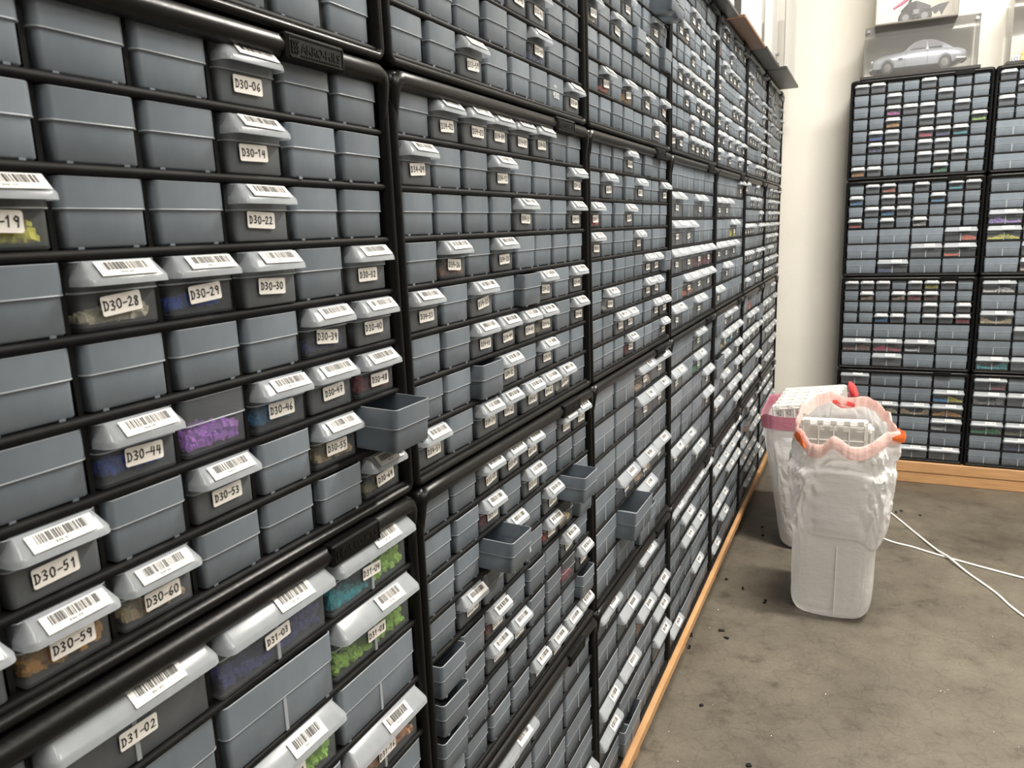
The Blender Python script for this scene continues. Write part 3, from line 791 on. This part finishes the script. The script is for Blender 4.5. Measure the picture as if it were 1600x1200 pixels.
# ------------------------------------------------------------------ cables on the floor
M_CABLE = simple('white_cable', (.86, .85, .82), .4)
def smooth_path(pts, n=10):
    out = []
    P = [Vector(p) for p in pts]; P = [P[0]]+P+[P[-1]]
    for k in range(1, len(P)-2):
        for s in range(n):
            t = s/n; a, b_, c, d = P[k-1:k+3]
            out.append(.5*((2*b_)+(c-a)*t+(2*a-5*b_+4*c-d)*t*t+(3*b_-a-3*c+d)*t**3))
    out.append(P[-2]); return out
zc = FLOOR+.0035
b = MB(); b.tube(smooth_path([(.30, 2.44, zc), (.457, 2.194, zc), (.56, 2.135, zc), (.655, 2.085, zc), (.852, 2.001, zc), (1.15, 1.90, zc), (1.7, 1.80, zc)]), .0033, 8)
tag(b.obj('cable', M_CABLE), 'white cable running right from behind the bag, the lower and straighter one', 'cable')
b = MB(); b.tube(smooth_path([(.40, 2.66, zc), (.501, 2.434, zc), (.57, 2.27, zc), (.625, 2.135, zc+.003), (.655, 2.075, zc+.0072), (.70, 1.985, zc+.001), (.76, 1.87, zc), (.813, 1.737, zc), (.98, 1.45, zc), (1.3, 1.2, zc)]), .0033, 8)
tag(b.obj('cable', M_CABLE), 'white cable slanting toward the viewer and crossing over the other cable', 'cable')

# ------------------------------------------------------------------ bits on the floor
M_BIT = simple('black_bit', (.012, .012, .013), .45)
def floor_pt(u, v):
    d = fwd + Rv*((u-800)/FPX) - Uv*((v-600)/FPX)
    k = (FLOOR-CAM[2])/d.z
    return Vector(CAM)+d*k
BITS = [(1120, 799), (1166, 781), (1164, 792), (1191, 824), (1192, 837), (1150, 822), (1118, 900), (1135, 906), (1161, 921), (1195, 942), (1095, 949), (1126, 986), (1136, 998),
        (1080, 994), (1077, 1013), (1038, 1079), (1096, 1103), (1170, 1197), (1400, 802), (1408, 799), (1438, 806), (1410, 751)]
g = random.Random(8)
BITP = [tuple(floor_pt(*q).to_2d()) for q in BITS]
bitm = []
for kind in range(3):
    b = MB()
    b.bbox(-.0048, .0048, -.0036, .0036, 0, .0046, .0006)
    if kind == 0: b.bbox(.002, .0048, -.0036, .0036, .004, .010, .0006)
    if kind == 1: b.disc((.0, .0, .0054), (0, 0, 1), .0022, .0018, 10)
    if kind == 2: b.bbox(.003, .0095, -.0020, .0020, 0, .0040, .0006)
    bitm.append(b.mesh('plastic_bit', [M_BIT]))
for k, (x, y) in enumerate(BITP):
    far = k in (18, 19, 20, 21)
    o = link('plastic_bit', bitm[g.randrange(3)], None, (x, y, FLOOR), (0, 0, g.uniform(0, PI)))
    s = g.uniform(.75, 1.15); o.scale = (s, s, s)
    if far: tag(o, 'tiny black plastic piece on the concrete right of the plastic bags', 'plastic piece', 'black pieces on the floor right of the bags')
    else: tag(o, 'tiny black plastic piece on the concrete beside the left wooden platform', 'plastic piece', 'black pieces on the floor by the left cabinets')
b = MB()
for u, v in [(1114, 1102), (1122, 953), (1109, 981), (1043, 1067), (1477, 870), (1500, 948), (1575, 832), (1551, 995), (1553, 1144), (1045, 1143), (1205, 1150), (1290, 1085), (1470, 1080), (1476, 1082), (1481, 1078), (1592, 1167), (1059, 1190)]:
    p_ = floor_pt(u, v); s = g.uniform(.0006, .0014)
    b.bbox(p_.x-s, p_.x+s, p_.y-s, p_.y+s, FLOOR, FLOOR+s*1.2, s*.3)
tag(b.obj('crumbs', M_PAPER), 'scattered pale crumbs and grit on the concrete floor', 'crumbs', None, 'stuff')

# ------------------------------------------------------------------ display cases
TOP = 4*H
M_CARB = simple('silver_paint', (.27, .29, .33), .28, Metallic=.3)
M_CARD = simple('dark_window', (.10, .10, .12), .5, Specular_IOR_Level=.2)
M_TYRE = simple('black_rubber', (.02, .02, .02), .6)
M_RIM = simple('dark_chrome', (.22, .22, .23), .3, Metallic=.6)
M_CHROME = simple('chrome', (.75, .75, .76), .2, Metallic=.9)
M_FROST = acrylic('case_back_panel', (.95, .93, .93), .35)

def case_box(name, x0, x1, y0, y1, z0, z1, label, basemat, group=None, posts=True, overhang=.01, slab=.012):
    o = empty(name, ((x0+x1)/2, (y0+y1)/2, z0), 0, label, 'display case', group)
    cx, cy = (x0+x1)/2, (y0+y1)/2
    b = MB(); b.bbox(x0-cx-overhang, x1-cx+overhang, y0-cy-overhang, y1-cy+overhang, 0, slab, .0015); b.obj('base', basemat, o)
    b = MB(); a = .003; zz = z1-z0
    b.box(x0-cx, x1-cx, y0-cy, y0-cy+a, slab, zz); b.box(x0-cx, x1-cx, y1-cy-a, y1-cy, slab, zz)
    b.box(x0-cx, x0-cx+a, y0-cy+a, y1-cy-a, slab, zz); b.box(x1-cx-a, x1-cx, y0-cy+a, y1-cy-a, slab, zz)
    b.box(x0-cx, x1-cx, y0-cy, y1-cy, zz, zz+a)
    b.obj('acrylic_cover', M_ACR, o)
    if posts:
        for sx in (x0-cx+.012, x1-cx-.012):
            b = MB(); b.disc((sx, y0-cy-.004, zz-.014), (0, 1, 0), .006, .010, 12); b.disc((sx, y0-cy-.010, zz-.014), (0, 1, 0), .0038, .004, 12); b.obj('corner_screw', M_CHROME, o)
    return o
case_box('display_case', .312, .700, 2.880, 3.05, TOP, TOP+.190, 'clear acrylic case holding the silver model car, on the left back cabinets', M_BLACK)

# silver model coupe, nose to the left
cz = TOP+.0125
car = empty('model_car', (.500, 2.955, cz), 0, 'silver grey model of a vintage coupe facing left inside the clear case', 'model car'); car.scale = (1, 1, 1.24)
b = MB()
def section(x, zl, zh, hw, sh_):
    # rounded hull section: bottom, sill, shoulder, deck
    return [Vector((x, s*wv, z)) for s, wv, z in ((1, hw*.80, zl), (1, hw*.97, zl+.006), (1, hw, zl+(zh-zl)*.5), (1, hw*.96, zl+(zh-zl)*.80), (1, hw*sh_, zh-.002), (1, hw*.35, zh),
                                                 (-1, hw*.35, zh), (-1, hw*sh_, zh-.002), (-1, hw*.96, zl+(zh-zl)*.80), (-1, hw, zl+(zh-zl)*.5), (-1, hw*.97, zl+.006), (-1, hw*.80, zl))]
st = [(-.160, .024, .040, .040, .7), (-.154, .016, .052, .054, .72), (-.130, .014, .060, .060, .74), (-.085, .014, .0645, .061, .76), (-.045, .014, .067, .062, .8), (0, .014, .068, .062, .82),
      (.060, .014, .068, .062, .82), (.105, .016, .066, .060, .8), (.140, .022, .062, .055, .78), (.160, .030, .056, .047, .74), (.164, .034, .050, .043, .7)]
b.loft([section(*q) for q in st], 0, True, True, True)
# greenhouse: raked windscreen, rounded roof, sloping fastback
gh = [(-.052, .064, .066, .046), (-.030, .064, .084, .046), (-.012, .064, .094, .045), (.018, .064, .0985, .045), (.052, .064, .096, .044), (.085, .064, .084, .041), (.118, .062, .068, .034)]
rs = []
for x, zl, zh, hw in gh:
    rs.append([Vector((x, s*wv, z)) for s, wv, z in ((1, hw*1.08, zl-.004), (1, hw*1.05, zl), (1, hw*.90, zh-(zh-zl)*.22), (1, hw*.72, zh-.001), (1, hw*.3, zh), (-1, hw*.3, zh), (-1, hw*.72, zh-.001), (-1, hw*.90, zh-(zh-zl)*.22), (-1, hw*1.05, zl), (-1, hw*1.08, zl-.004))])
b.loft(rs, 0, True, True, True)
# arch lips
for wx in (-.103, .092):
    pts = [(wx+.0265*math.cos(a), -.0605, .020+.0265*math.sin(a)) for a in [PI*k/12 for k in range(13)]]
    b.tube(pts, .0022, 6)
b.obj('car_body', M_CARB, car)
b = MB()
for s in (-1, 1):
    yy = [.0506, .0480, .0420]
    def win(poly): 
        b.add([(x, s*(.0515-(z-.066)*.30)+s*.0012, z) for x, z in poly], [tuple(range(len(poly)))], 0)
    win([(-.026, .070), (-.010, .089), (.026, .0935), (.030, .070)])
    win([(.036, .070), (.034, .0935), (.056, .091), (.082, .078), (.088, .071)])
b.add([(-.0500, -.038, .0690), (-.0500, .038, .0690), (-.016, .034, .0925), (-.016, -.034, .0925)], [(0, 1, 2, 3)], 0)
b.obj('side_windows', M_CARD, car)
for k, (wx, sy) in enumerate([(-.103, -1), (.092, -1), (-.103, 1), (.092, 1)]):
    b = MB(); b.tube([(wx, sy*.046, .0215), (wx, sy*.050, .0215), (wx, sy*.060, .0215), (wx, sy*.0625, .0215)], [.0195, .0215, .0215, .0195], 26); wh = b.obj('wheel', M_TYRE, car)
    b = MB(); b.disc((wx, sy*.0632, .0215), (0, 1, 0), .0115, .0015, 20)
    for q in range(12):
        a = 2*PI*q/12; b.tube([(wx, sy*.0650, .0215), (wx+.0105*math.cos(a), sy*.0640, .0215+.0105*math.sin(a))], .0007, 5)
    b.disc((wx, sy*.0650, .0215), (0, 1, 0), .003, .003, 10); b.obj('wire_rim', M_RIM, wh)
b = MB(); b.tube([(-.150, -.056, .022), (-.163, -.045, .022), (-.167, 0, .022), (-.163, .045, .022), (-.150, .056, .022)], .0038, 8); b.obj('bumper', M_CHROME, car)
b = MB(); b.tube([(.128, -.058, .030), (.160, -.050, .030), (.168, 0, .030), (.160, .050, .030), (.128, .058, .030)], .0042, 8); b.obj('bumper', M_CHROME, car)
b = MB(); b.box(-.068, -.050, -.0635, -.0622, .040, .0435); b.box(-.066, -.052, -.0637, -.0622, .0452, .0468); b.obj('side_vent', M_CARD, car)
b = MB(); b.tube([(.0335, -.0630, .018), (.0335, -.0632, .045), (.0335, -.0600, .064)], .0006, 5); b.tube([(-.044, -.0632, .018), (-.044, -.0630, .045), (-.040, -.0605, .062)], .0006, 5); b.obj('door_seam', M_CARD, car)
for s in (-1, 1):
    b = MB(); b.disc((-.1585, s*.034, .044), (1, 0, .2), .0075, .006, 16); b.obj('headlight', M_CHROME, car)

# upper shelf with a dark toy motorcycle
S2 = 1.728
sh2 = empty('wall_shelf', (.485, 2.95, S2), 0, 'small dark grey shelf on the back wall above the model car', 'shelf')
b = MB(); b.bbox(-.139, .139, -.10, .112, 0, .006, .001); b.obj('shelf_board', M_GREY, sh2)
b = MB()
b.box(-.139, .139, -.098, -.095, .006, .26); b.box(-.139, -.136, -.095, .108, .006, .26); b.box(.136, .139, -.095, .108, .006, .26)
b.obj('acrylic_cover', M_ACR, sh2)
M_TOYB = simple('toy_black', (.025, .025, .03), .3); M_TOYP = simple('toy_magenta', (.42, .10, .20), .35); M_TOYG = simple('toy_grey', (.16, .16, .18), .35)
toy = empty('toy_motorcycle', (.485, 2.94, S2+.006), 0, 'black toy motorcycle with a jagged rear fin on the upper back shelf', 'toy')
for wx in (-.035, .030):
    b = MB(); b.tube([(wx, -.014, .026), (wx, -.009, .026), (wx, .009, .026), (wx, .014, .026)], [.022, .0255, .0255, .022], 24); wh = b.obj('wheel', M_TYRE, toy)
    b = MB(); b.disc((wx, -.0145, .026), (0, 1, 0), .012, .003, 16); b.obj('hub', M_TOYG, wh)
b = MB()
b.loft([[Vector((x, s*hw, z)) for s, z in ((-1, zl), (1, zl), (1, zh), (-1, zh))] for x, zl, zh, hw in ((-.052, .045, .055, .006), (-.030, .028, .075, .014), (0, .018, .082, .017), (.028, .035, .070, .012), (.050, .050, .060, .005))], 0, True, True, False)
b.tube([(-.035, 0, .030), (-.022, 0, .085), (-.010, 0, .105)], .005, 8)
b.obj('body', M_TOYB, toy)
b = MB(); b.tube([(-.010, -.030, .105), (-.014, 0, .108), (-.010, .030, .105)], .003, 8); b.obj('handlebar', M_TOYG, toy)
b = MB()
fin = [(.030, .045), (.050, .052), (.078, .062), (.112, .066), (.100, .046), (.088, .022), (.080, .040), (.066, .028), (.056, .040), (.044, .030)]
for s0, s1 in ((-.003, .003),):
    n_ = len(fin); b.add([(x, s0, z) for x, z in fin]+[(x, s1, z) for x, z in fin], [tuple(range(n_)), tuple(range(2*n_-1, n_-1, -1))]+[(i, (i+1) % n_, n_+(i+1) % n_, n_+i) for i in range(n_)])
b.obj('rear_fin', M_TOYB, toy)
b = MB(); b.tube([(-.080, -.016, .062), (-.050, -.018, .078), (-.028, -.016, .094)], [.004, .006, .007], 8); b.obj('exhaust_pipe', M_TOYP, toy)['label'] = 'dark pink pipe'
b = MB(); b.bbox(-.012, .012, -.019, -.012, .030, .052, .003); b.disc((0, -.020, .041), (0, 1, 0), .009, .004, 14); b.obj('engine', M_TOYG, toy)

# case above the right-hand back stack
cs = case_box('display_case', .800, 1.200, 2.885, 3.05, TOP, TOP+.24, 'tall clear acrylic case above the right-hand stack of back cabinets', M_BLACK)
M_TO = simple('toy_orange', (.85, .42, .08), .4); M_TW = simple('toy_white', (.75, .77, .82), .4)
toy2 = empty('toy_wagon', (.838, 2.925, TOP+.0125), 0, 'tiny blue and white toy wheel with an orange figure in the right case', 'toy')
b = MB(); b.tube([(-.012+.010*math.cos(a), 0, .013+.010*math.sin(a)) for a in [2*PI*k/16 for k in range(17)]], .0025, 6)
for k in range(6): b.tube([(-.012, 0, .013), (-.012+.010*math.cos(k*PI/3), 0, .013+.010*math.sin(k*PI/3))], .0009, 5)
b.obj('wheel', M_TW, toy2)
b = MB(); b.bbox(-.024, .022, .004, .016, 0, .020, .001); b.obj('wall_block', simple('toy_blue', (.08, .14, .28), .4), toy2)
b = MB(); b.tube([(.008, -.004, .004), (.008, -.004, .018), (.008, -.004, .022), (.008, -.004, .026), (.008, -.004, .034)], [.008, .007, .004, .006, .004], 10); b.obj('figure', M_TO, toy2)
toy3 = empty('toy_tower', (.880, 2.96, TOP+.0125), 0, 'grey and orange toy tower at the right edge of the picture', 'toy')
b = MB(); b.bbox(-.014, .030, -.014, .02, 0, .060, .002); b.bbox(-.010, .026, -.010, .018, .060, .10, .002); b.obj('tower_block', M_TOYG, toy3)
b = MB(); b.tube([(.008, 0, .10), (.008, 0, .14), (.008, 0, .17)], [.018, .016, .004], 12); b.obj('tower_roof', M_TO, toy3)

# cases above the left wall: boards overhang the cabinets
grp = 'display cases along the top of the left cabinets'
def top_case(y0, y1, xo, hgt, label, mat):
    return case_box('display_case', -.155, xo-.010, y0+.01, y1-.01, TOP, TOP+hgt, label, mat, grp, False, .010, .010)
top_case(1.18, 1.615, .032, .16, 'clear case with black base above the fourth stack of left cabinets', M_BLACK)
top_case(1.633, 2.045, .046, .33, 'clear case with brown wooden base above the fifth stack of left cabinets', M_BROWN)
top_case(2.060, 2.410, .050, .33, 'clear case with black base above the sixth stack of left cabinets', M_BLACK)
top_case(2.430, 2.885, .072, .40, 'tall clear case with wide black base above the farthest stack of left cabinets', M_BLACK)
mdl = empty('model_vehicle', (-.045, 1.46, TOP+.0105), HW, 'white and dark model vehicle in the case above the fourth left stack', 'model')
b = MB(); b.loft([[Vector((x, s*.030, z)) for s, z in ((-1, .012), (1, .012), (1, zh), (-1, zh))] for x, zh in ((-.11, .030), (-.08, .048), (-.02, .052), (.0, .075), (.06, .078), (.09, .050), (.11, .040))], 0, True, True, False); b.obj('hull', M_TW, mdl)
for wx in (-.07, .0, .07):
    b = MB(); b.disc((wx, -.026, .0150), (0, 1, 0), .0150, .014, 18); b.disc((wx, .026, .0150), (0, 1, 0), .0150, .014, 18); b.obj('wheel_pair', M_TYRE, mdl)
b = MB(); b.box(-.0, .055, -.0306, .0306, .055, .070); b.obj('window_band', M_CARD, mdl)
hk = empty('small_stand', (.045, 2.37, TOP+.0105), 0, 'tiny dark pedestal standing on the overhanging black board', 'stand')
b = MB(); b.tube([(0, 0, 0), (0, 0, .003), (0, 0, .004), (0, 0, .024), (0, 0, .026), (0, 0, .032)], [.008, .008, .002, .002, .009, .010], 14); b.obj('pedestal', M_CHROME, hk)
